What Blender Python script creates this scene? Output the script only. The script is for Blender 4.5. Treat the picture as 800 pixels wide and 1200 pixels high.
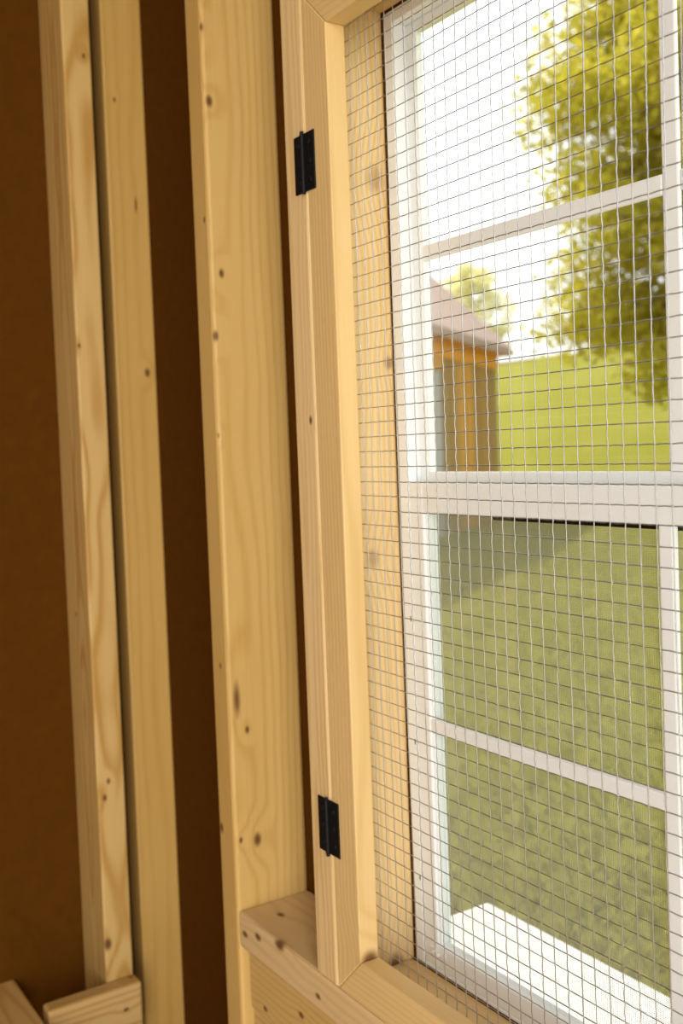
import bpy, bmesh, math, random
import numpy as np
from mathutils import Matrix, Vector

scene = bpy.context.scene
for o in list(bpy.data.objects):
    bpy.data.objects.remove(o, do_unlink=True)
C = scene.collection
random.seed(7)

# ------------------------------------------------------------------ camera
cam_d = bpy.data.cameras.new('camera')
cam = bpy.data.objects.new('camera', cam_d)
C.objects.link(cam)
scene.camera = cam
F_PX = 1203.38
cam_d.sensor_fit = 'VERTICAL'
cam_d.sensor_height = 36.0
cam_d.sensor_width = 24.0
cam_d.lens = 36.0 * F_PX / 1200.0
cam_d.shift_x = 1.86 / 1200.0
cam_d.shift_y = -29.67 / 1200.0
cam_d.clip_start = 0.02
cam_d.clip_end = 400
W_ROT = Vector((0.05362, 0.99031, -0.01578))
R3 = Matrix.Rotation(W_ROT.length, 3, W_ROT.normalized()) @ Matrix(((1, 0, 0), (0, 0, -1), (0, 1, 0)))
right, down, fwd = Vector(R3[0]), Vector(R3[1]), Vector(R3[2])
CAM = Vector((0.73806, -0.50941, 0.01741))
cam.matrix_world = Matrix((
    (right.x, -down.x, -fwd.x, CAM.x),
    (right.y, -down.y, -fwd.y, CAM.y),
    (right.z, -down.z, -fwd.z, CAM.z),
    (0, 0, 0, 1)))
cam_d.dof.use_dof = True
cam_d.dof.focus_distance = 0.76
cam_d.dof.aperture_fstop = 7.1

# ------------------------------------------------------------------ world, sun, doorway fill
world = bpy.data.worlds.new('overcast_sky')
scene.world = world
world.use_nodes = True
bg = world.node_tree.nodes['Background']
bg.inputs['Color'].default_value = (0.97, 0.985, 1.0, 1)
bg.inputs['Strength'].default_value = 1.9

sun_d = bpy.data.lights.new('sun', 'SUN')
sun_d.energy = 7.0
sun_d.angle = 0.03
sun_d.color = (1.0, 0.93, 0.80)
sun = bpy.data.objects.new('sun', sun_d)
C.objects.link(sun)
sun.rotation_euler = Vector((0.55, 0.0, -0.83)).to_track_quat('-Z', 'Y').to_euler()

def area(name, loc, target, sx, sy, power, color):
    d = bpy.data.lights.new(name, 'AREA')
    d.shape = 'RECTANGLE'
    d.size, d.size_y = sx, sy
    d.energy = power
    d.color = color
    o = bpy.data.objects.new(name, d)
    C.objects.link(o)
    o.location = loc
    o.rotation_euler = (Vector(target) - Vector(loc)).to_track_quat('-Z', 'Y').to_euler()
    return o
# area lamp added in an unseen right-wall doorway, inferred from light on the boards
area('doorway_fill', (1.52, -1.10, 0.05), (0.0, -1.10, 0.05), 1.0, 1.9, 50, (1.0, 0.98, 0.955))

scene.view_settings.view_transform = 'Standard'
scene.view_settings.look = 'None'
scene.view_settings.exposure = 0.0
scene.view_settings.gamma = 1.0
scene.view_settings.use_curve_mapping = False

# ------------------------------------------------------------------ node helpers
class N:
    def __init__(self, name):
        self.m = bpy.data.materials.new(name)
        self.m.use_nodes = True
        self.t = self.m.node_tree
        self.b = self.t.nodes['Principled BSDF']
        self.out = self.t.nodes['Material Output']
    def new(self, typ, **kw):
        n = self.t.nodes.new(typ)
        for k, v in kw.items():
            setattr(n, k, v)
        return n
    def link(self, a, b):
        self.t.links.new(a, b)
    def put(self, sock, v):
        if isinstance(v, bpy.types.NodeSocket):
            self.link(v, sock)
        else:
            sock.default_value = v
    def math(self, op, a, b=None, clamp=False):
        n = self.new('ShaderNodeMath', operation=op, use_clamp=clamp)
        self.put(n.inputs[0], a)
        if b is not None:
            self.put(n.inputs[1], b)
        return n.outputs[0]
    def mix(self, f, a, b, mode='MIX'):
        n = self.new('ShaderNodeMix', data_type='RGBA', blend_type=mode)
        self.put(n.inputs[0], f)
        self.put(n.inputs[6], a)
        self.put(n.inputs[7], b)
        return n.outputs[2]
    def noise(self, vec, scale, detail=2.0, rough=0.5):
        n = self.new('ShaderNodeTexNoise')
        self.put(n.inputs['Vector'], vec)
        n.inputs['Scale'].default_value = scale
        n.inputs['Detail'].default_value = detail
        n.inputs['Roughness'].default_value = rough
        return n.outputs['Fac']
    def smooth(self, v, lo, hi, a=0.0, b=1.0):
        n = self.new('ShaderNodeMapRange', interpolation_type='SMOOTHSTEP')
        self.put(n.inputs['Value'], v)
        n.inputs['From Min'].default_value = lo
        n.inputs['From Max'].default_value = hi
        n.inputs['To Min'].default_value = a
        n.inputs['To Max'].default_value = b
        return n.outputs['Result']
    def comb(self, x, y, z):
        n = self.new('ShaderNodeCombineXYZ')
        for i, v in enumerate((x, y, z)):
            self.put(n.inputs[i], v)
        return n.outputs[0]

def rgba(c):
    return (c[0], c[1], c[2], 1.0)

wood_n = [0]
def wood(axis='Z', knots=(), light=(0.60, 0.395, 0.145), dark=(0.46, 0.255, 0.058), spacing=0.008,
         centre=None, amp=0.012, seed=None, contrast=0.75):
    """pine: growth rings around a pith line along the board, knots at given local points (x, y, z, radius)"""
    wood_n[0] += 1
    seed = seed if seed is not None else wood_n[0]
    rnd = random.Random(seed * 31 + 5)
    if centre is None:
        an = rnd.uniform(0, 6.28)
        centre = (0.06 * math.cos(an), 0.06 * math.sin(an))
    g = N('pine_wood')
    tc = g.new('ShaderNodeTexCoord')
    sp = g.new('ShaderNodeSeparateXYZ')
    g.link(tc.outputs['Object'], sp.inputs[0])
    x, y, z = sp.outputs
    a, b, L = {'Z': (x, y, z), 'X': (y, z, x), 'Y': (x, z, y)}[axis]
    low = g.noise(g.comb(g.math('MULTIPLY', a, 9.0), g.math('MULTIPLY', b, 9.0),
                         g.math('ADD', g.math('MULTIPLY', L, 2.6), seed * 3.17)), 1.0, 2.0, 0.45)
    disp = g.math('MULTIPLY', g.math('SUBTRACT', low, 0.5), amp * 2)
    ca = g.math('SUBTRACT', a, centre[0])
    cb = g.math('SUBTRACT', b, centre[1])
    r = g.math('SQRT', g.math('ADD', g.math('MULTIPLY', ca, ca), g.math('MULTIPLY', cb, cb)))
    r = g.math('ADD', r, disp)
    kfac = None
    for k in knots:
        kv = g.new('ShaderNodeVectorMath', operation='SUBTRACT')
        g.link(tc.outputs['Object'], kv.inputs[0])
        kv.inputs[1].default_value = k[:3]
        ks = g.new('ShaderNodeVectorMath', operation='MULTIPLY')
        g.link(kv.outputs[0], ks.inputs[0])
        s = [1.0, 1.0, 1.0]
        s['XYZ'.index(axis)] = 0.62 if len(k) < 5 else k[4]
        ks.inputs[1].default_value = s
        ln = g.new('ShaderNodeVectorMath', operation='LENGTH')
        g.link(ks.outputs[0], ln.inputs[0])
        d = ln.outputs['Value']
        r = g.math('ADD', r, g.smooth(d, 0.0, k[3] * 4.5, k[3] * 0.9, 0.0))
        f = g.smooth(d, k[3] * 0.25, k[3] * 1.05, 0.92 if len(k) < 6 else k[5], 0.0)
        kfac = f if kfac is None else g.math('MAXIMUM', kfac, f)
    s = g.math('SINE', g.math('MULTIPLY', r, 6.2832 / spacing))
    ring = g.math('POWER', g.math('ADD', g.math('MULTIPLY', s, 0.5), 0.5), 2.2)
    fib = g.noise(g.comb(g.math('MULTIPLY', a, 420.0), g.math('MULTIPLY', b, 420.0),
                         g.math('ADD', g.math('MULTIPLY', L, 9.0), seed * 1.3)), 1.0, 2.0, 0.6)
    patch = g.noise(g.comb(g.math('MULTIPLY', a, 14.0), g.math('MULTIPLY', b, 14.0),
                           g.math('ADD', g.math('MULTIPLY', L, 3.2), seed * 9.1)), 1.0, 3.0, 0.5)
    f = g.math('MULTIPLY', ring, contrast)
    f = g.math('ADD', f, g.math('MULTIPLY', g.math('SUBTRACT', fib, 0.5), 0.55))
    f = g.math('ADD', f, g.math('MULTIPLY', g.math('SUBTRACT', patch, 0.5), 0.9), clamp=True)
    col = g.mix(f, rgba(light), rgba(dark))
    if kfac is not None:
        col = g.mix(kfac, col, rgba((0.11, 0.038, 0.008)))
    g.link(col, g.b.inputs['Base Color'])
    g.b.inputs['Roughness'].default_value = 0.52
    g.b.inputs['Specular IOR Level'].default_value = 0.35
    bm = g.new('ShaderNodeBump')
    bm.inputs['Strength'].default_value = 0.18
    bm.inputs['Distance'].default_value = 0.0008
    g.link(g.math('ADD', fib, g.math('MULTIPLY', ring, 0.6)), bm.inputs['Height'])
    g.link(bm.outputs[0], g.b.inputs['Normal'])
    return g.m

def plain(name, col, rough=0.5, metal=0.0, var=0.0, scale=20.0, bump=0.0, spec=0.5):
    g = N(name)
    g.b.inputs['Roughness'].default_value = rough
    g.b.inputs['Metallic'].default_value = metal
    g.b.inputs['Specular IOR Level'].default_value = spec
    tc = g.new('ShaderNodeTexCoord')
    n = g.noise(tc.outputs['Object'], scale, 4.0, 0.6)
    lo = tuple(max(0, c * (1 - var)) for c in col)
    hi = tuple(min(1, c * (1 + var)) for c in col)
    g.link(g.mix(n, rgba(lo), rgba(hi)), g.b.inputs['Base Color'])
    if bump:
        b = g.new('ShaderNodeBump')
        b.inputs['Strength'].default_value = bump
        b.inputs['Distance'].default_value = 0.002
        g.link(n, b.inputs['Height'])
        g.link(b.outputs[0], g.b.inputs['Normal'])
    return g.m

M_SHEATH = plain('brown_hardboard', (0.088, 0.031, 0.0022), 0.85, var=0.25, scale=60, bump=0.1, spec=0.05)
M_VINYL = plain('white_vinyl', (0.83, 0.86, 0.87), 0.38, var=0.02, scale=5)
M_LEDGE = plain('white_painted_ledge', (0.86, 0.86, 0.85), 0.5, var=0.02, scale=8)
M_BLACK = plain('black_hinge_metal', (0.005, 0.005, 0.0055), 0.55, metal=0.0, var=0.3, scale=200, spec=0.2)
M_BLACK_STRIP = plain('matte_black_strip', (0.006, 0.006, 0.006), 0.9, var=0.2, scale=300, spec=0.1)
M_WIRE = plain('galvanized_wire', (0.45, 0.44, 0.43), 0.30, metal=1.0, var=0.12, scale=90)
M_SCREEN = plain('grey_fibreglass_thread', (0.30, 0.30, 0.27), 0.6, var=0.05, scale=40)
M_SLOT = plain('dark_screw_slot', (0.03, 0.028, 0.025), 0.6, var=0.2, scale=100)
M_PLASTIC = plain('clear_white_plastic', (0.88, 0.88, 0.87), 0.15, var=0.02, scale=10)
M_FLOOR = wood('Y', light=(0.62, 0.42, 0.20), dark=(0.48, 0.27, 0.09))

def glass_mat():
    g = N('window_glass')
    tr = g.new('ShaderNodeBsdfTransparent')
    tr.inputs['Color'].default_value = (0.97, 0.985, 0.975, 1)
    gl = g.new('ShaderNodeBsdfGlossy')
    gl.inputs['Roughness'].default_value = 0.02
    lw = g.new('ShaderNodeLayerWeight')
    lw.inputs['Blend'].default_value = 0.5
    fac = g.math('ADD', g.math('MULTIPLY', g.math('POWER', lw.outputs['Facing'], 5.0), 0.96), 0.035)
    mx = g.new('ShaderNodeMixShader')
    g.link(fac, mx.inputs[0])
    g.link(tr.outputs[0], mx.inputs[1])
    g.link(gl.outputs[0], mx.inputs[2])
    g.link(mx.outputs[0], g.out.inputs['Surface'])
    return g.m
M_GLASS = glass_mat()

# ------------------------------------------------------------------ object helpers
def tag(o, label=None, cat=None, group=None, kind=None):
    if label: o['label'] = label
    if cat: o['category'] = cat
    if group: o['group'] = group
    if kind: o['kind'] = kind
    return o

def empty(name, loc=(0, 0, 0), parent=None):
    o = bpy.data.objects.new(name, None)
    o.empty_display_size = 0.05
    C.objects.link(o)
    o.location = loc
    if parent: o.parent = parent
    return o

def origin_of(o):
    v = Vector((0, 0, 0))
    while o is not None:
        v += o.location
        o = o.parent
    return v

def link_mesh(name, me, mat, parent, origin):
    o = bpy.data.objects.new(name, me)
    C.objects.link(o)
    if mat: me.materials.append(mat)
    o.location = Vector(origin) - (origin_of(parent) if parent else Vector((0, 0, 0)))
    if parent: o.parent = parent
    return o

def box(name, X, Y, Z, mat, parent=None, bev=0.0, seg=2, origin=None, axis_bev=None):
    """a box between world bounds; the object's origin is the centre of its base"""
    org = Vector(origin) if origin else Vector(((X[0] + X[1]) / 2, (Y[0] + Y[1]) / 2, Z[0]))
    bm = bmesh.new()
    bmesh.ops.create_cube(bm, size=1.0)
    for v in bm.verts:
        v.co = Vector((X[0] + (v.co.x + .5) * (X[1] - X[0]), Y[0] + (v.co.y + .5) * (Y[1] - Y[0]),
                       Z[0] + (v.co.z + .5) * (Z[1] - Z[0]))) - org
    if bev:
        es = bm.edges[:]
        if axis_bev is not None:
            es = [e for e in es if abs((e.verts[0].co - e.verts[1].co).normalized()[axis_bev]) > .9]
        bmesh.ops.bevel(bm, geom=es, offset=bev, segments=seg, profile=0.5, affect='EDGES')
    me = bpy.data.meshes.new(name)
    bm.to_mesh(me)
    bm.free()
    return link_mesh(name, me, mat, parent, org)

def prism(name, pts, axis, lo, hi, mat, parent=None, bev=0.0):
    """polygon pts (two coords) extruded along axis"""
    bm = bmesh.new()
    def co(p, t):
        return {'X': (t, p[0], p[1]), 'Y': (p[0], t, p[1]), 'Z': (p[0], p[1], t)}[axis]
    allv = [Vector(co(p, t)) for t in (lo, hi) for p in pts]
    c = sum(allv, Vector()) / len(allv)
    org = Vector((c.x, c.y, min(v.z for v in allv)))
    va = [bm.verts.new(Vector(co(p, lo)) - org) for p in pts]
    vb = [bm.verts.new(Vector(co(p, hi)) - org) for p in pts]
    bm.faces.new(va)
    bm.faces.new(vb[::-1])
    n = len(pts)
    for i in range(n):
        bm.faces.new((va[i], vb[i], vb[(i + 1) % n], va[(i + 1) % n])[::-1])
    bmesh.ops.recalc_face_normals(bm, faces=bm.faces)
    if bev:
        bmesh.ops.bevel(bm, geom=bm.edges[:], offset=bev, segments=2, profile=0.5, affect='EDGES')
    me = bpy.data.meshes.new(name)
    bm.to_mesh(me)
    bm.free()
    return link_mesh(name, me, mat, parent, org)

def from_arrays(name, verts, faces, mat, parent=None, origin=(0, 0, 0), smooth=False):
    me = bpy.data.meshes.new(name)
    me.from_pydata([tuple(v) for v in verts], [], faces)
    if smooth:
        for p in me.polygons: p.use_smooth = True
    return link_mesh(name, me, mat, parent, origin)

def tube_arrays(path, rad, sides=6):
    """a round tube along a path; returns verts, faces"""
    path = [Vector(p) for p in path]
    vs, fs = [], []
    n = len(path)
    for i, p in enumerate(path):
        t = (path[min(i + 1, n - 1)] - path[max(i - 1, 0)]).normalized()
        u = t.cross(Vector((0, 1, 0)))
        if u.length < 1e-4: u = t.cross(Vector((1, 0, 0)))
        u.normalize()
        w = t.cross(u)
        rr = rad[i] if isinstance(rad, (list, tuple)) else rad
        for k in range(sides):
            a = 2 * math.pi * k / sides
            vs.append(p + (u * math.cos(a) + w * math.sin(a)) * rr)
    for i in range(n - 1):
        for k in range(sides):
            k2 = (k + 1) % sides
            fs.append((i * sides + k, i * sides + k2, (i + 1) * sides + k2, (i + 1) * sides + k))
    fs.append(tuple(range(sides))[::-1])
    fs.append(tuple((n - 1) * sides + k for k in range(sides)))
    return vs, fs

def kn(org, pts):
    """knots given in world space -> local to a board's origin"""
    return [(p[0] - org[0], p[1] - org[1], p[2] - org[2]) + tuple(p[3:]) for p in pts]

# ------------------------------------------------------------------ dimensions (metres)
YF, YB = -0.0205, 0.0685          # room face and back of the 2x4 framing
ZFLOOR, ZCEIL = -0.95, 1.30
XL = -0.642                       # left sheathing plane
XR, YR = 1.55, -2.60              # right wall, rear wall
OX0, OX1 = -0.044, 0.572          # window opening
OZ0, OZ1 = -0.4765, 0.418
ZGROUND = -1.08

# ------------------------------------------------------------------ room shell
def rect_with_hole(name, X, Z, hx, hz, y0, y1, mat):
    """vertical slab in the XZ plane with a rectangular hole"""
    bm = bmesh.new()
    xs = [X[0], hx[0], hx[1], X[1]]
    zs = [Z[0], hz[0], hz[1], Z[1]]
    org = Vector(((X[0] + X[1]) / 2, y0, Z[0]))
    for i in range(3):
        for j in range(3):
            if i == 1 and j == 1: continue
            if zs[j + 1] - zs[j] < 1e-6: continue
            for y, flip in ((y0, False), (y1, True)):
                q = [bm.verts.new(Vector(c) - org) for c in ((xs[i], y, zs[j]), (xs[i + 1], y, zs[j]),
                                                              (xs[i + 1], y, zs[j + 1]), (xs[i], y, zs[j + 1]))]
                bm.faces.new(q[::-1] if flip else q)
    def strip(pts):
        n = len(pts)
        for k in range(n):
            p, q = pts[k], pts[(k + 1) % n]
            bm.faces.new([bm.verts.new(Vector(c) - org) for c in ((p[0], y0, p[1]), (q[0], y0, q[1]), (q[0], y1, q[1]), (p[0], y1, p[1]))])
    strip([(hx[0], hz[0]), (hx[1], hz[0]), (hx[1], hz[1]), (hx[0], hz[1])])
    strip([(X[0], Z[0]), (X[0], Z[1]), (X[1], Z[1]), (X[1], Z[0])])
    bmesh.ops.remove_doubles(bm, verts=bm.verts, dist=1e-5)
    bmesh.ops.recalc_face_normals(bm, faces=bm.faces)
    me = bpy.data.meshes.new(name)
    bm.to_mesh(me)
    bm.free()
    return tag(link_mesh(name, me, mat, None, org), kind='structure')

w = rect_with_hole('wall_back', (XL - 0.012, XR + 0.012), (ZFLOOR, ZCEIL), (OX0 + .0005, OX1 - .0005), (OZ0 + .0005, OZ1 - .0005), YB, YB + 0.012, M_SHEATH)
tag(w, 'dark brown hardboard sheathing behind the studs around the window')
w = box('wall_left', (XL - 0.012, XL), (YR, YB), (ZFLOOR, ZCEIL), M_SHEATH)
tag(w, 'dark brown hardboard sheathing of the side wall beside the corner studs', kind='structure')
w = prism('wall_right', [(YR, ZFLOOR), (-1.65, ZFLOOR), (-1.65, 1.05), (-0.55, 1.05), (-0.55, ZFLOOR), (YB, ZFLOOR), (YB, ZCEIL), (YR, ZCEIL)], 'X', XR, XR + 0.012, M_SHEATH)
tag(w, 'dark brown sheathing around an added open doorway opposite the corner studs', kind='structure')
w = box('wall_front', (XL - 0.012, XR + 0.012), (YR - 0.012, YR), (ZFLOOR, ZCEIL), M_SHEATH)
tag(w, 'dark brown sheathing opposite the window', kind='structure')
f = box('floor', (XL - 0.012, XR + 0.012), (YR - 0.012, YB + 0.012), (ZFLOOR - 0.02, ZFLOOR), M_FLOOR)
tag(f, 'bare plywood floor', kind='structure')
f = box('ceiling', (XL - 0.012, XR + 0.012), (YR - 0.012, YB + 0.012), (ZCEIL, ZCEIL + 0.012), wood('Y'))
tag(f, 'bare wooden board ceiling', kind='structure')

# ------------------------------------------------------------------ framing lumber
def lumber(name, X, Y, Z, axis, label, cat, knots=(), bev=0.0028, group=None, **kw):
    org = ((X[0] + X[1]) / 2, (Y[0] + Y[1]) / 2, Z[0])
    m = wood(axis, kn(org, knots), **kw)
    o = box(name, X, Y, Z, m, bev=bev, seg=2, origin=org)
    return tag(o, label, cat, group)

ZT = ZCEIL - 0.038
ZB = ZFLOOR + 0.038
# stud beside the window opening, its broad side toward the window
lumber('wall_stud', (-0.279, -0.241), (YF, YB), (ZB, ZT), 'Z',
       'knotty pine stud whose broad side the window sill plate butts against', 'stud',
       knots=[(-.241, -.014, .385, .0055), (-.241, -.008, .206, .0042), (-.241, -.018, .14, .0048),
              (-.243, -.011, -.248, .0060, .22), (-.241, .0, -.283, .0035), (-.241, -.013, -.401, .0030),
              (-.241, .007, -.405, .0065), (-.241, -.020, .035, .0030), (-.241, -.020, .461, .0042),
              (-.251, -.0205, .263, .0030), (-.258, -.0205, -.213, .0030), (-.271, -.0205, -.394, .0050)],
       centre=(0.16, -0.050), amp=0.006, spacing=0.0042, bev=0.004, contrast=0.40, light=(0.60, 0.39, 0.13), dark=(0.46, 0.25, 0.05))
# corner stud in the window wall
lumber('wall_stud', (-0.638, -0.600), (0.010, YB), (ZB, ZT), 'Z',
       'smooth pine stud in the corner behind the side wall stud', 'stud',
       knots=[(-.6, .055, .131, .0055), (-.6, .025, .500, .0028), (-.6, .049, .361, .0022, .15)],
       centre=(0.09, 0.03), amp=0.006, contrast=0.35, light=(0.57, 0.345, 0.095), dark=(0.45, 0.235, 0.04))
# last stud of the side wall
lumber('wall_stud', (XL, -0.553), (-0.0605, -0.0228), (ZB, ZT), 'Z',
       'pine corner stud with flame grain behind the short horizontal block', 'stud',
       knots=[(-.553, -.057, .161, .0030), (-.553, -.056, -.624, .0070), (-.553, -.051, -.430, .0040),
              (-.553, -.045, -.409, .0035), (-.553, -.033, .533, .0030), (-.603, -.0605, -.192, .0030)],
       centre=(0.008, 0.004), amp=0.030, spacing=0.0085, contrast=0.95)
lumber('blocking', (-0.5525, -0.527), (-0.146, -0.0215), (-0.762, -0.673), 'Y',
       'short horizontal pine block fixed across the corner stud', 'block',
       knots=[(-.527, -.045, -.704, .0035), (-.545, -.030, -.673, .0040)], centre=(0.0, 0.05), bev=0.004,
       light=(0.60, 0.405, 0.165))
lumber('joist', (XL, 0.10), (-0.245, -0.156), (-0.713, -0.675), 'X',
       'pine joist running out from the side wall beside the short block', 'joist', centre=(0.02, 0.06), bev=0.003)
lumber('wall_stud', (XL, -0.553), (-0.52, -0.482), (ZB, ZT), 'Z',
       'pine stud of the side wall away from the corner', 'stud')
# trimmers on each side of the opening
lumber('trimmer_stud', (-0.0805, OX0), (YF, YB), (OZ0, ZT), 'Z',
       'narrow pine trimmer stud carrying the black hinges', 'stud',
       knots=[(-.053, -.0205, .043, .0035), (-.044, .054, .265, .014, .8, .4), (-.044, .062, .095, .007, .8, .6),
              (-.044, .036, -.087, .010, .8, .4), (-.044, .045, -.478, .014, .8)],
       centre=(-0.006, -0.040), amp=0.012, spacing=0.0060, contrast=0.5, light=(0.72, 0.52, 0.26), dark=(0.56, 0.34, 0.10))
lumber('trimmer_stud', (OX1, OX1 + 0.0365), (YF, YB), (OZ0, ZT), 'Z',
       'narrow pine trimmer stud on the side of the window without hinges', 'stud')
lumber('wall_stud', (OX1 + 0.19, OX1 + 0.228), (YF, YB), (ZB, ZT), 'Z',
       'pine stud beyond the trimmer without hinges', 'stud')
lumber('wall_stud', (OX1 + 0.60, OX1 + 0.638), (YF, YB), (ZB, ZT), 'Z',
       'pine stud in the window wall farthest from the corner', 'stud')
lumber('window_header', (OX0, OX1), (YF, YB), (OZ1, OZ1 + 0.089), 'X',
       'pine header board spanning the top of the window opening', 'header')
lumber('sill_plate', (-0.241, OX1 + 0.19), (YF, YB), (OZ0 - 0.038, OZ0), 'X',
       'flat pine sill plate under the window opening', 'sill',
       knots=[(-.226, YF, -.496, .0050), (-.197, YF, -.488, .0055), (-.152, YF, -.4785, .0080),
              (-.205, .012, -.4765, .0050), (-.08, YF, -.500, .004)],
       centre=(-0.03, 0.07), amp=0.010, bev=0.0035, spacing=0.010, contrast=0.5, light=(0.66, 0.47, 0.23), dark=(0.54, 0.36, 0.15))
lumber('apron_board', (-0.2360, OX1 + 0.18), (-0.0120, YB), (OZ0 - 0.038 - 0.068, OZ0 - 0.0385), 'X',
       'pine apron board set just below the sill plate', 'board',
       knots=[(-.203, -.0120, -.570, .0040), (-.128, -.0120, -.543, .0045)], centre=(-0.05, 0.08), amp=0.012, contrast=0.5)
lumber('apron_board', (-0.2360, OX1 + 0.18), (-0.0090, YB), (OZ0 - 0.25, OZ0 - 0.1075), 'X',
       'wider pine board lowest under the window', 'board', centre=(-0.05, 0.1), amp=0.012)
lumber('bottom_plate', (-0.638, XR), (YF, YB), (ZFLOOR, ZB), 'X', 'pine bottom plate along the window wall floor', 'plate')
lumber('top_plate', (-0.638, XR), (YF, YB), (ZT, ZCEIL), 'X', 'pine top plate along the window wall ceiling', 'plate')
lumber('top_plate', (XL, -0.553), (YR, YF - 0.001), (ZT, ZCEIL), 'Y', 'pine top plate along the side wall ceiling', 'plate')

# ------------------------------------------------------------------ hinged wire-mesh frame (inset in the opening)
FX0, FX1 = OX0 + 0.0014, OX1 - 0.0008
FZ0, FZ1 = OZ0 + 0.0006, OZ1 - 0.0008
IX0, IX1 = -0.0050, OX1 - 0.039
IZ0, IZ1 = -0.4380, 0.3805
screen = empty('mesh_screen_frame', ((FX0 + FX1) / 2, YF / 2, FZ0))
tag(screen, 'mitred pine frame with galvanized half-inch wire mesh hinged over the window', 'screen frame')

def miter(name, pts, axis, knots=(), **kw):
    xs = [p[0] for p in pts]; zs = [p[1] for p in pts]
    org = (sum(xs) / 4, (YF + 0.0) / 2, min(zs))
    m = wood(axis, kn(org, knots), **kw)
    return prism(name, pts, 'Y', YF, -0.0006, m, screen, bev=0.0012)
FW = dict(light=(0.68, 0.47, 0.21), dark=(0.57, 0.36, 0.12), contrast=0.45, spacing=0.0055)
miter('stile', [(FX0, FZ0), (IX0, IZ0), (IX0, IZ1), (FX0, FZ1)], 'Z', [(-.005, -.010, -.4385, .0125, 1.0)], centre=(0.09, 0.01), amp=0.008, **FW)
miter('stile', [(FX1, FZ0), (FX1, FZ1), (IX1, IZ1), (IX1, IZ0)], 'Z', centre=(0.09, 0.01), **FW)
miter('rail', [(FX0, FZ0), (FX1, FZ0), (IX1, IZ0), (IX0, IZ0)], 'X', centre=(0.01, -0.08), amp=0.006, **FW)
miter('rail', [(FX0, FZ1), (IX0, IZ1), (IX1, IZ1), (FX1, FZ1)], 'X', centre=(0.01, 0.08), **FW)

PITCH = 0.0127
WR = 0.00041
def bow(x, z):
    u = min(max((x - IX0) / (IX1 - IX0), 0), 1)
    v = min(max((z - IZ0) / (IZ1 - IZ0), 0), 1)
    return -0.0036 * math.sin(math.pi * u) ** 0.8 * math.sin(math.pi * v) ** 0.8
n_c = int((FX1 - 0.008 - 0.0) / PITCH)
c_lo = -2
r_lo, r_hi = -36, 31
for c in range(c_lo, n_c + 1):
    x = c * PITCH
    jit = random.uniform(-0.0004, 0.0004)
    ph = random.uniform(0, 6.28)
    path = []
    for k in range((r_hi - r_lo) * 2 + 1):
        z = (r_lo + k / 2) * PITCH
        z = max(min(z, FZ1 - 0.006), FZ0 + 0.006)
        wob = 0.00022 * math.sin(k * math.pi + ph) + 0.0003 * math.sin(z * 9 + ph)
        path.append((x + jit + wob, 0.0003 + WR + bow(x, z) + 0.0002 * math.cos(k * math.pi), z))
    vs, fs = tube_arrays(path, WR, 6)
    from_arrays('wire', [v - Vector((x, 0, FZ0)) for v in vs], fs, M_WIRE, screen, (x, 0, FZ0), True)
for r in range(r_lo, r_hi + 1):
    z = r * PITCH
    if z < FZ0 + 0.006 or z > FZ1 - 0.006: continue
    jit = random.uniform(-0.0004, 0.0004)
    ph = random.uniform(0, 6.28)
    path = []
    for k in range((n_c - c_lo) * 2 + 3):
        x = (c_lo - 0.5 + k / 2) * PITCH
        x = max(min(x, FX1 - 0.006), FX0 + 0.006)
        wob = 0.00018 * math.sin(k * math.pi + ph) + 0.0003 * math.sin(x * 11 + ph)
        path.append((x, 0.0003 + 3 * WR + bow(x, z), z + jit + wob))
    vs, fs = tube_arrays(path, WR, 6)
    from_arrays('wire', [v - Vector((FX0, 0, z)) for v in vs], fs, M_WIRE, screen, (FX0, 0, z), True)

# ------------------------------------------------------------------ hinges
def hinge(z0, z1, x0, x1, label):
    xm = (x0 + x1) / 2 - 0.0005
    h = empty('butt_hinge', (xm, YF, z0))
    tag(h, label, 'hinge', 'black hinges on the mesh frame')
    y0, y1 = YF - 0.0016, YF - 0.0001
    for a, b in ((x0, xm - 0.0005), (xm + 0.0005, x1)):
        leaf = box('leaf', (a, b), (y0, y1), (z0, z1), M_BLACK, h, bev=0.0004, seg=1)
        xc = (a + b) / 2
        for zz in (z0 + 0.009, (z0 + z1) / 2, z1 - 0.009):
            bm = bmesh.new()
            bmesh.ops.create_uvsphere(bm, u_segments=12, v_segments=6, radius=0.0030)
            for v in bm.verts:
                v.co.y *= 0.32
            me = bpy.data.meshes.new('screw')
            bm.to_mesh(me); bm.free()
            for p in me.polygons: p.use_smooth = True
            link_mesh('screw', me, M_BLACK, leaf, (xc + random.uniform(-.001, .001), y0 - 0.0001, zz))
    n = 5
    hh = (z1 - z0) / n
    for k in range(n):
        vs, fs = tube_arrays([(0, 0, 0.0002), (0, 0, hh - 0.0002)], 0.0022, 14)
        from_arrays('knuckle', vs, fs, M_BLACK, h, (xm, y0 - 0.0010, z0 + k * hh))
    vs, fs = tube_arrays([(0, 0, 0), (0, 0, z1 - z0 + 0.0036)], 0.0018, 12)
    from_arrays('pin', vs, fs, M_BLACK, h, (xm, y0 - 0.0010, z0 - 0.0018))
    return h
hinge(0.2455, 0.2965, -0.0615, -0.0280, 'small black butt hinge at the top of the pine trimmer and mesh frame')
hinge(-0.3525, -0.3025, -0.0640, -0.0302, 'small black butt hinge just above the pine sill plate')

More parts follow.
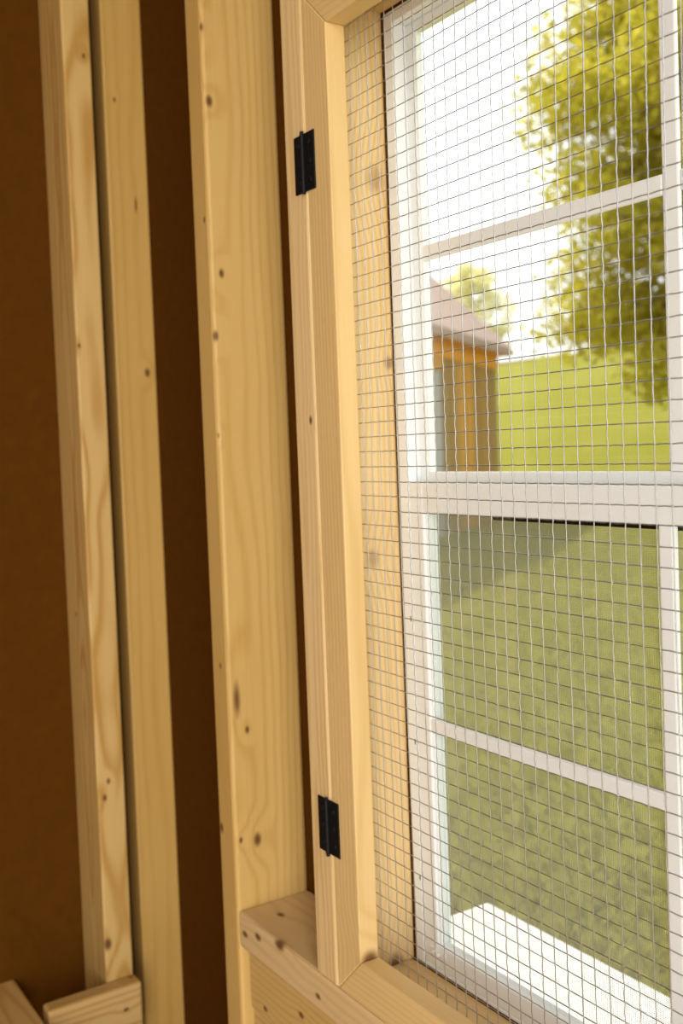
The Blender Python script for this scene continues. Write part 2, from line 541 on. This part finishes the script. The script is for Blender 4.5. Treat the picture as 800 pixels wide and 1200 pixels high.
# ------------------------------------------------------------------ vinyl single-hung window
win = empty('window_1', ((OX0 + OX1) / 2, 0.09, OZ0))
tag(win, 'white vinyl single-hung window with a grid in each sash', kind='structure')
WX0, WX1, WZ0, WZ1 = OX0 + 0.0011, OX1 - 0.0011, OZ0 + 0.0006, OZ1 - 0.0011
Y0, Y1 = 0.0688, 0.1030
JW = 0.0130
B = 0.0010
jl = box('jamb', (WX0, WX0 + JW), (Y0, Y1), (WZ0, WZ1), M_VINYL, win, B)
jr = box('jamb', (WX1 - JW, WX1), (Y0, Y1), (WZ0, WZ1), M_VINYL, win, B)
box('head', (WX0 + JW, WX1 - JW), (Y0, Y1), (WZ1 - 0.0115, WZ1), M_VINYL, win, B)
box('frame_sill', (WX0 + JW, WX1 - JW), (Y0, Y1), (WZ0, WZ0 + 0.0030), M_VINYL, win, B)
for z in (-.146, -.263, -.393):
    box('screw_slot', (-0.0325, -0.0312), (Y0 - 0.0003, Y0 + 0.0005), (z - 0.0025, z + 0.0025), M_SLOT, jl)
GX0, GX1 = WX0 + JW + 0.0003, WX1 - JW - 0.0003     # between the jambs
XM = (GX0 + GX1) / 2

def sash(name, z0, z1, y0, y1, st, rb, rt, mz, mw, my, gy, mtop):
    s = empty(name, (XM, (y0 + y1) / 2, z0), win)
    for a, b in ((GX0, GX0 + st), (GX1 - st, GX1)):
        box('stile', (a, b), (y0, y1), (z0, z1), M_VINYL, s, B)
    box('rail', (GX0 + st, GX1 - st), (y0, y1), (z0, z0 + rb), M_VINYL, s, B)
    box('rail', (GX0 + st, GX1 - st), (y0, y1), (z1 - rt, z1), M_VINYL, s, B)
    # glazing beads
    for a, b in ((GX0 + st, GX0 + st + 0.0022), (GX1 - st - 0.0022, GX1 - st)):
        box('glazing_bead', (a, b), (gy - 0.0040, gy - 0.0006), (z0 + rb, z1 - rt), M_VINYL, s, 0.0008)
    # grid: the vertical bar runs through, the horizontal bars butt against it
    box('muntin', (XM - mw / 2, XM + mw / 2), my, (z0 + rb, z1 - rt), M_VINYL, s, 0.0016)
    for a, b in ((GX0 + st, XM - mw / 2), (XM + mw / 2, GX1 - st)):
        box('muntin', (a, b), (my[0] + 0.0006, my[1]), mz, M_VINYL, s, 0.0016)
    for a, b in ((GX0 + st, XM), (XM, GX1 - st)):
        for c, d in ((z0 + rb, (mz[0] + mz[1]) / 2), ((mz[0] + mz[1]) / 2, z1 - rt)):
            g = 0.0002
            box('pane', (a + g, b - g), (gy, gy + 0.0022), (c + g, d - g), M_GLASS, s)
    return s
upper = sash('upper_sash', -0.0205, WZ1 - 0.0119, 0.0842, 0.0945, 0.0118, 0.0120, 0.0085, (0.1860, 0.2010), 0.0145, (0.0848, 0.0886), 0.0890, True)
lower = sash('lower_sash', WZ0 + 0.0033, -0.0180, 0.0700, 0.0836, 0.0195, 0.0215, 0.0272, (-0.2505, -0.2372), 0.0130, (0.0704, 0.0765), 0.0770, True)
box('black_strip', (GX0 + 0.10, GX1 - 0.021), (0.0838, 0.0844), (-0.0500, -0.0440), M_BLACK_STRIP, lower)  # thin black bar behind the top rail of the lower sash
lt = empty('latch', (-0.008, Y0, -0.4545), lower)
box('latch_plate', (-0.020, 0.002), (0.0680, 0.0698), (-0.4600, -0.4535), M_PLASTIC, lower, 0.0006)
bpy.data.objects.remove(lt)
box('latch_tab', (-0.014, -0.004), (0.0645, 0.0679), (-0.4585, -0.4555), M_PLASTIC, lower, 0.0008)

M_SHADE_STRIP = plain('grey_shade_strip', (0.10, 0.095, 0.085), 0.9, var=0.1, scale=80, spec=0.1)
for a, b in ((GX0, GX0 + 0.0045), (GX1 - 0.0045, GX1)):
    box('shade_strip', (a, b), (0.0842, 0.0900), (WZ0 + 0.0036, -0.0215), M_SHADE_STRIP, win)  # added strips; their dark grey stands in for shade beside the sash
# insect screen outside the lower sash
SY0, SY1 = 0.0905, 0.0945
SZ0, SZ1 = WZ0 + 0.0034, -0.0212
sw = 0.0105
scr = empty('insect_screen', (XM, SY0, SZ0), win)
for a, b in ((GX0, GX0 + sw), (GX1 - sw, GX1)):
    box('screen_bar', (a, b), (SY0, SY1), (SZ0, SZ1), M_VINYL, scr, 0.0012)
for c, d in ((SZ0, SZ0 + sw), (SZ1 - sw, SZ1)):
    box('screen_bar', (GX0 + sw, GX1 - sw), (SY0, SY1), (c, d), M_VINYL, scr, 0.0012)
def threads():
    vs, fs = [], []
    t = 0.00013
    p = 0.00150
    y = (SY0 + SY1) / 2
    def bar(x0, x1, z0, z1, yy):
        k = len(vs)
        for a, b, c in ((x0, yy - t, z0), (x1, yy - t, z0), (x1, yy - t, z1), (x0, yy - t, z1),
                        (x0, yy + t, z0), (x1, yy + t, z0), (x1, yy + t, z1), (x0, yy + t, z1)):
            vs.append((a - XM, b - SY0, c - SZ0))
        for q in ((0, 1, 2, 3), (7, 6, 5, 4), (0, 3, 7, 4), (1, 5, 6, 2), (3, 2, 6, 7), (0, 4, 5, 1)):
            fs.append(tuple(k + i for i in q))
    x = GX0 + sw + p
    while x < GX1 - sw:
        bar(x - t, x + t, SZ0 + sw, SZ1 - sw, y)
        x += p
    z = SZ0 + sw + p
    while z < SZ1 - sw:
        bar(GX0 + sw, GX1 - sw, z - t, z + t, y + 2 * t)
        z += p
    return vs, fs
vs, fs = threads()
th = from_arrays('screen_threads', vs, fs, M_SCREEN, scr, (XM, SY0, SZ0))
tag(th, kind='stuff')

# exterior sill ledge under the window
o = box('trim_1', (-0.094, 0.64), (YB + 0.0125, 0.205), (-0.492, -0.4768), M_LEDGE, bev=0.002)
for v in o.data.vertices:
    pass
tag(o, 'white painted ledge outside under the window', kind='structure')

# ------------------------------------------------------------------ outdoors
def hill(x, y):
    dx, dy = x - CAM.x, y - CAM.y
    d = math.hypot(dx, dy)
    az = math.degrees(math.atan2(dx, dy))
    t = min(max((d - 15.0) / 27.0, 0.0), 1.0)
    t = t * t * (3 - 2 * t)
    top = 4.35 + 0.05 * min(max(az + 45, -14), 25)
    bump = 0.05 * math.sin(x * 0.9 + 1) * math.sin(y * 0.7) * min(1, max(0, (d - 4) / 6))
    return ZGROUND + t * top + bump

g = N('lawn_grass')
tc = g.new('ShaderNodeTexCoord')
n1 = g.noise(tc.outputs['Object'], 0.55, 4.0, 0.6)
n2 = g.noise(tc.outputs['Object'], 9.0, 5.0, 0.7)
c1 = g.mix(g.smooth(n1, 0.35, 0.68), (0.200, 0.192, 0.018, 1), (0.245, 0.218, 0.040, 1))
c2 = g.mix(n2, c1, (0.150, 0.148, 0.011, 1))
g.link(c2, g.b.inputs['Base Color'])
g.b.inputs['Roughness'].default_value = 0.9
g.b.inputs['Specular IOR Level'].default_value = 0.1
M_GRASS = g.m
xs = np.concatenate([np.linspace(-90, -22, 24), np.linspace(-20, 12, 60), np.linspace(14, 60, 18)])
ys = np.concatenate([np.linspace(-25, -4, 8), np.linspace(-3, 30, 60), np.linspace(31, 90, 32)])
vs = [(x, y, hill(x, y)) for y in ys for x in xs]
nx = len(xs)
fs = [(j * nx + i, j * nx + i + 1, (j + 1) * nx + i + 1, (j + 1) * nx + i) for j in range(len(ys) - 1) for i in range(nx - 1)]
gr = from_arrays('ground', vs, fs, M_GRASS, None, (0, 0, 0), True)
tag(gr, 'sunlit lawn rising to a grassy hill outside the window', kind='structure')

# neighbouring outbuilding
def pol(az, d, z=0.0):
    a = math.radians(az)
    return Vector((CAM.x + d * math.sin(a), CAM.y + d * math.cos(a), z))
eave_near, eave_far = pol(-51.28, 11.24), pol(-47.04, 14.8)
wd = (eave_far - eave_near).normalized()
nrm = Vector((-wd.y, wd.x, 0))
if nrm.dot(Vector((CAM.x, CAM.y, 0)) - eave_far) < 0: nrm = -nrm
EAVE, OH = 0.20, 0.20
far = eave_far - wd * OH - nrm * EAVE
LEN, DEP = 9.0, 3.0
base_z = ZGROUND - 0.05
def blades():
    rng = np.random.default_rng(3)
    n = 90000
    az = np.radians(rng.uniform(-62, 12, n))
    d = 1.4 + 12.5 * rng.random(n) ** 2.4
    x = CAM.x + d * np.sin(az)
    y = CAM.y + d * np.cos(az)
    keep = y > 0.45
    # no blades under the outbuilding
    fx, fy = far.x, far.y
    nx_, ny_ = nrm.x, nrm.y
    keep &= ((x - fx) * nx_ + (y - fy) * ny_) > 0.5
    x, y, d = x[keep], y[keep], d[keep]
    n = len(x)
    a = rng.uniform(0, 6.28, n)
    h = rng.uniform(0.02, 0.055, n) * (0.8 + 0.06 * d)
    wd = rng.uniform(0.0025, 0.005, n) * (0.8 + 0.10 * d)
    ln = rng.normal(0, 0.02, (n, 2))
    z = np.array([hill(p, q) for p, q in zip(x, y)]) - 0.002
    P = np.zeros((n, 3, 3))
    P[:, 0] = np.c_[x - wd * np.cos(a), y - wd * np.sin(a), z]
    P[:, 1] = np.c_[x + wd * np.cos(a), y + wd * np.sin(a), z]
    P[:, 2] = np.c_[x + ln[:, 0], y + ln[:, 1], z + h]
    return P.reshape(-1, 3), [(3 * i, 3 * i + 1, 3 * i + 2) for i in range(n)]
g = N('grass_blade')
oi = g.new('ShaderNodeNewGeometry')
g.link(g.mix(oi.outputs['Random Per Island'], (0.30, 0.285, 0.03, 1), (0.42, 0.38, 0.08, 1)), g.b.inputs['Base Color'])
g.b.inputs['Roughness'].default_value = 0.8
g.b.inputs['Specular IOR Level'].default_value = 0.15
vs, fs = blades()
bl = from_arrays('grass', vs.tolist(), fs, g.m)
tag(bl, 'short green grass blades of the lawn outside the window', 'grass', kind='stuff')

shed = empty('outbuilding', (far.x, far.y, base_z))
tag(shed, 'brown board outbuilding with a steep pinkish brown roof on the lawn', 'outbuilding')
def sbox(name, u, v, z, mat, parent=shed, bev=0.0, rise=None):
    """u along the wall (0 = far corner, growing toward the viewer), v out of the wall, z above its base"""
    bm = bmesh.new()
    def P(a, b, c):
        return -wd * a + nrm * b + Vector((0, 0, c))
    c = [P(a, b, cc) for a in u for b in v for cc in z]
    if rise:
        c = [P(a, b, cc + rise * (v[1] - b)) for a in u for b in v for cc in z]
    bv = [bm.verts.new(p) for p in c]
    for q in ((0, 1, 3, 2), (4, 6, 7, 5), (0, 4, 5, 1), (2, 3, 7, 6), (0, 2, 6, 4), (1, 5, 7, 3)):
        bm.faces.new([bv[i] for i in q])
    bmesh.ops.recalc_face_normals(bm, faces=bm.faces)
    me = bpy.data.meshes.new(name)
    bm.to_mesh(me); bm.free()
    o = bpy.data.objects.new(name, me)
    C.objects.link(o)
    me.materials.append(mat)
    o.parent = parent
    return o
M_B1 = wood('Z', light=(0.38, 0.225, 0.075), dark=(0.25, 0.13, 0.04), spacing=0.05)
M_B2 = wood('Z', light=(0.56, 0.29, 0.055), dark=(0.42, 0.195, 0.03), spacing=0.05)
M_B3 = wood('Z', light=(0.32, 0.22, 0.09), dark=(0.21, 0.135, 0.052), spacing=0.05)
M_SOFFIT = wood('X', light=(0.80, 0.37, 0.05), dark=(0.66, 0.26, 0.03), spacing=0.05)
M_ROOF = plain('pinkish_brown_shingle', (0.36, 0.27, 0.245), 0.85, var=0.15, scale=6, bump=0.2, spec=0.2)
M_GREY = plain('grey_painted_door', (0.36, 0.36, 0.38), 0.6, var=0.06, scale=3)
WH = 2.46
sbox('wall', (0.02, LEN), (-DEP, -0.03), (0, WH + 0.02), M_B3)
bmats = [M_B1, M_B1, M_B3, M_B2, M_B1, M_B3, M_B2, M_B1]
u = 0.0
i = 0
while u < LEN - 0.1:
    wdt = 0.30 if i % 3 else 0.36
    if not (2.3 <= u < 3.6):
        sbox('board', (u, min(u + wdt - 0.012, LEN)), (-0.03, 0.0 if i % 2 else 0.012), (0.0, WH), bmats[(i * 5 + 2) % 8])
    u += wdt
    i += 1
sbox('door', (2.62, 3.55), (-0.03, -0.005), (0.05, 2.0), M_GREY)
sbox('frieze', (-0.02, LEN), (0.0125, 0.03), (WH - 0.30, WH), M_SOFFIT)
sbox('lintel', (2.55, 3.65), (-0.03, 0.015), (2.005, WH), M_B2)
# gable end facing the far side
bm = bmesh.new()
def P(a, b, c): return -wd * a + nrm * b + Vector((0, 0, c))
RZ = WH + 0.02
hgt = (DEP / 2)
q = []
for a in (0.02, LEN):
    for b, c in ((-0.03, RZ), (-DEP, RZ), (-DEP / 2, RZ + hgt - 0.1)):
        q.append(bm.verts.new(P(a, b, c)))
for fce in ((0, 1, 2), (3, 5, 4), (0, 2, 5, 3), (1, 4, 5, 2), (0, 3, 4, 1)):
    bm.faces.new([q[k] for k in fce])
bmesh.ops.recalc_face_normals(bm, faces=bm.faces)
me = bpy.data.meshes.new('gable'); bm.to_mesh(me); bm.free()
me.materials.append(M_B1)
o = bpy.data.objects.new('gable', me); C.objects.link(o); o.parent = shed
# two roof slopes, 45 degrees, with overhang
def slope(sgn):
    e = (EAVE, RZ - EAVE + 0.10) if sgn > 0 else (-DEP - EAVE, RZ - EAVE + 0.10)
    t = (-DEP / 2, RZ + DEP / 2 + 0.10)
    bm = bmesh.new()
    vv = []
    for a in (-OH, LEN + OH):
        for (b, c) in (e, t):
            for dz in (0.0, 0.07):
                vv.append(bm.verts.new(P(a, b, c + dz)))
    for fce in ((0, 1, 3, 2), (4, 6, 7, 5), (0, 4, 5, 1), (2, 3, 7, 6), (0, 2, 6, 4), (1, 5, 7, 3)):
        bm.faces.new([vv[k] for k in fce])
    bmesh.ops.recalc_face_normals(bm, faces=bm.faces)
    me = bpy.data.meshes.new('roof'); bm.to_mesh(me); bm.free()
    me.materials.append(M_ROOF)
    o = bpy.data.objects.new('roof', me); C.objects.link(o); o.parent = shed
slope(1); slope(-1)
sbox('soffit', (-OH + 0.02, LEN + OH - 0.02), (0.02, EAVE - 0.03), (RZ - EAVE + 0.06, RZ - EAVE + 0.10), M_SOFFIT)
sbox('fascia', (-OH, LEN + OH), (EAVE - 0.02, EAVE + 0.01), (RZ - EAVE + 0.06, RZ - EAVE + 0.14), M_ROOF)

# ------------------------------------------------------------------ trees
def leaf_mat(name, a, b):
    g = N(name)
    ge = g.new('ShaderNodeNewGeometry')
    col = g.mix(ge.outputs['Random Per Island'], rgba(a), rgba(b))
    df = g.new('ShaderNodeBsdfDiffuse')
    tl = g.new('ShaderNodeBsdfTranslucent')
    g.link(col, df.inputs['Color']); g.link(col, tl.inputs['Color'])
    mx = g.new('ShaderNodeMixShader')
    mx.inputs[0].default_value = 0.5
    g.link(df.outputs[0], mx.inputs[1]); g.link(tl.outputs[0], mx.inputs[2])
    g.link(mx.outputs[0], g.out.inputs['Surface'])
    return g.m
M_BARK = plain('grey_brown_bark', (0.20, 0.15, 0.10), 0.9, var=0.3, scale=12, bump=0.4, spec=0.1)

def tree(pos, h, rx, leaves, size, mat, label, seed, z_lo=0.12, fill=1.0, clump=0.26, nb=34):
    rng = np.random.default_rng(seed)
    root = empty('tree', pos)
    tag(root, label, 'tree', 'trees on the hill')
    vs, fs = tube_arrays([(0, 0, -0.3), (0.05, 0.03, h * .3), (-0.05, 0.1, h * .6), (0, 0, h * .95)],
                         [h * .022, h * .018, h * .012, h * .003], 10)
    from_arrays('trunk', vs, fs, M_BARK, root, pos, True)
    tips = []
    for k in range(nb):
        t = z_lo + 0.05 + (0.92 - z_lo) * k / nb
        a = k * 2.4 + rng.uniform(-.3, .3)
        prof = math.sin(math.pi * min(1, ((t - z_lo) / (1 - z_lo)) ** 0.62)) ** 0.7
        L = rx * prof * rng.uniform(0.75, 1.12)
        s = Vector((0, 0, h * t))
        e = s + Vector((math.cos(a) * L, math.sin(a) * L, h * rng.uniform(-.02, .07)))
        m = (s + e) / 2 + Vector((0, 0, h * 0.02))
        vs, fs = tube_arrays([s, m, e], [h * .006, h * .004, h * .0015], 5)
        from_arrays('branch', vs, fs, M_BARK, root, pos, True)
        for q in (0.35, 0.55, 0.75, 0.95, 1.05):
            tips.append((s.lerp(e, q), rx * clump * (0.6 + 0.5 * prof)))
    tips = [tips[k] for k in rng.permutation(len(tips))[:int(len(tips) * fill)]]
    V, Fc = [], []
    for k in range(leaves):
        c, rr = tips[k % len(tips)]
        v = rng.normal(0, 1, 3); v /= np.linalg.norm(v)
        p = np.array(c) + v * rr * rng.random() ** 0.45 * np.array([1, 1, .8])
        d = rng.normal(0, 1, 3); d /= np.linalg.norm(d)
        w_ = np.cross(d, rng.normal(0, 1, 3)); w_ /= np.linalg.norm(w_) + 1e-9
        s = size * rng.uniform(.6, 1.3)
        n = len(V)
        V += [tuple(p - d * s * .5), tuple(p + w_ * s * .28), tuple(p + d * s * .5), tuple(p - w_ * s * .28)]
        Fc.append((n, n + 1, n + 2, n + 3))
    fo = from_arrays('foliage', V, Fc, mat, root, pos)
    tag(fo, kind='stuff')
    return root
ML1 = leaf_mat('yellow_green_leaf', (0.46, 0.42, 0.035), (0.62, 0.54, 0.09))
ML2 = leaf_mat('hazed_green_leaf', (0.68, 0.66, 0.34), (0.78, 0.74, 0.46))  # distance haze and overexposure are put into this paler leaf colour
p = pol(-36.6, 19.0); p.z = hill(p.x, p.y) - 0.05
tree(p, 12.5, 2.45, 90000, 0.16, ML1, 'tall full yellow-green tree on the hill beyond the outbuilding', 5, z_lo=0.09, clump=0.34, nb=60)
p = pol(-30.0, 26.5); p.z = hill(p.x, p.y) - 0.05
tree(p, 11.0, 2.8, 24000, 0.22, ML1, 'yellow-green tree standing behind the tall full tree', 6)
p = pol(-49.2, 40.0); p.z = hill(p.x, p.y) - 0.4
tree(p, 4.2, 1.9, 3600, 0.22, ML2, 'haze-pale sparse tree rising behind the outbuilding roof', 8, fill=0.7)

bpy.context.view_layer.update()
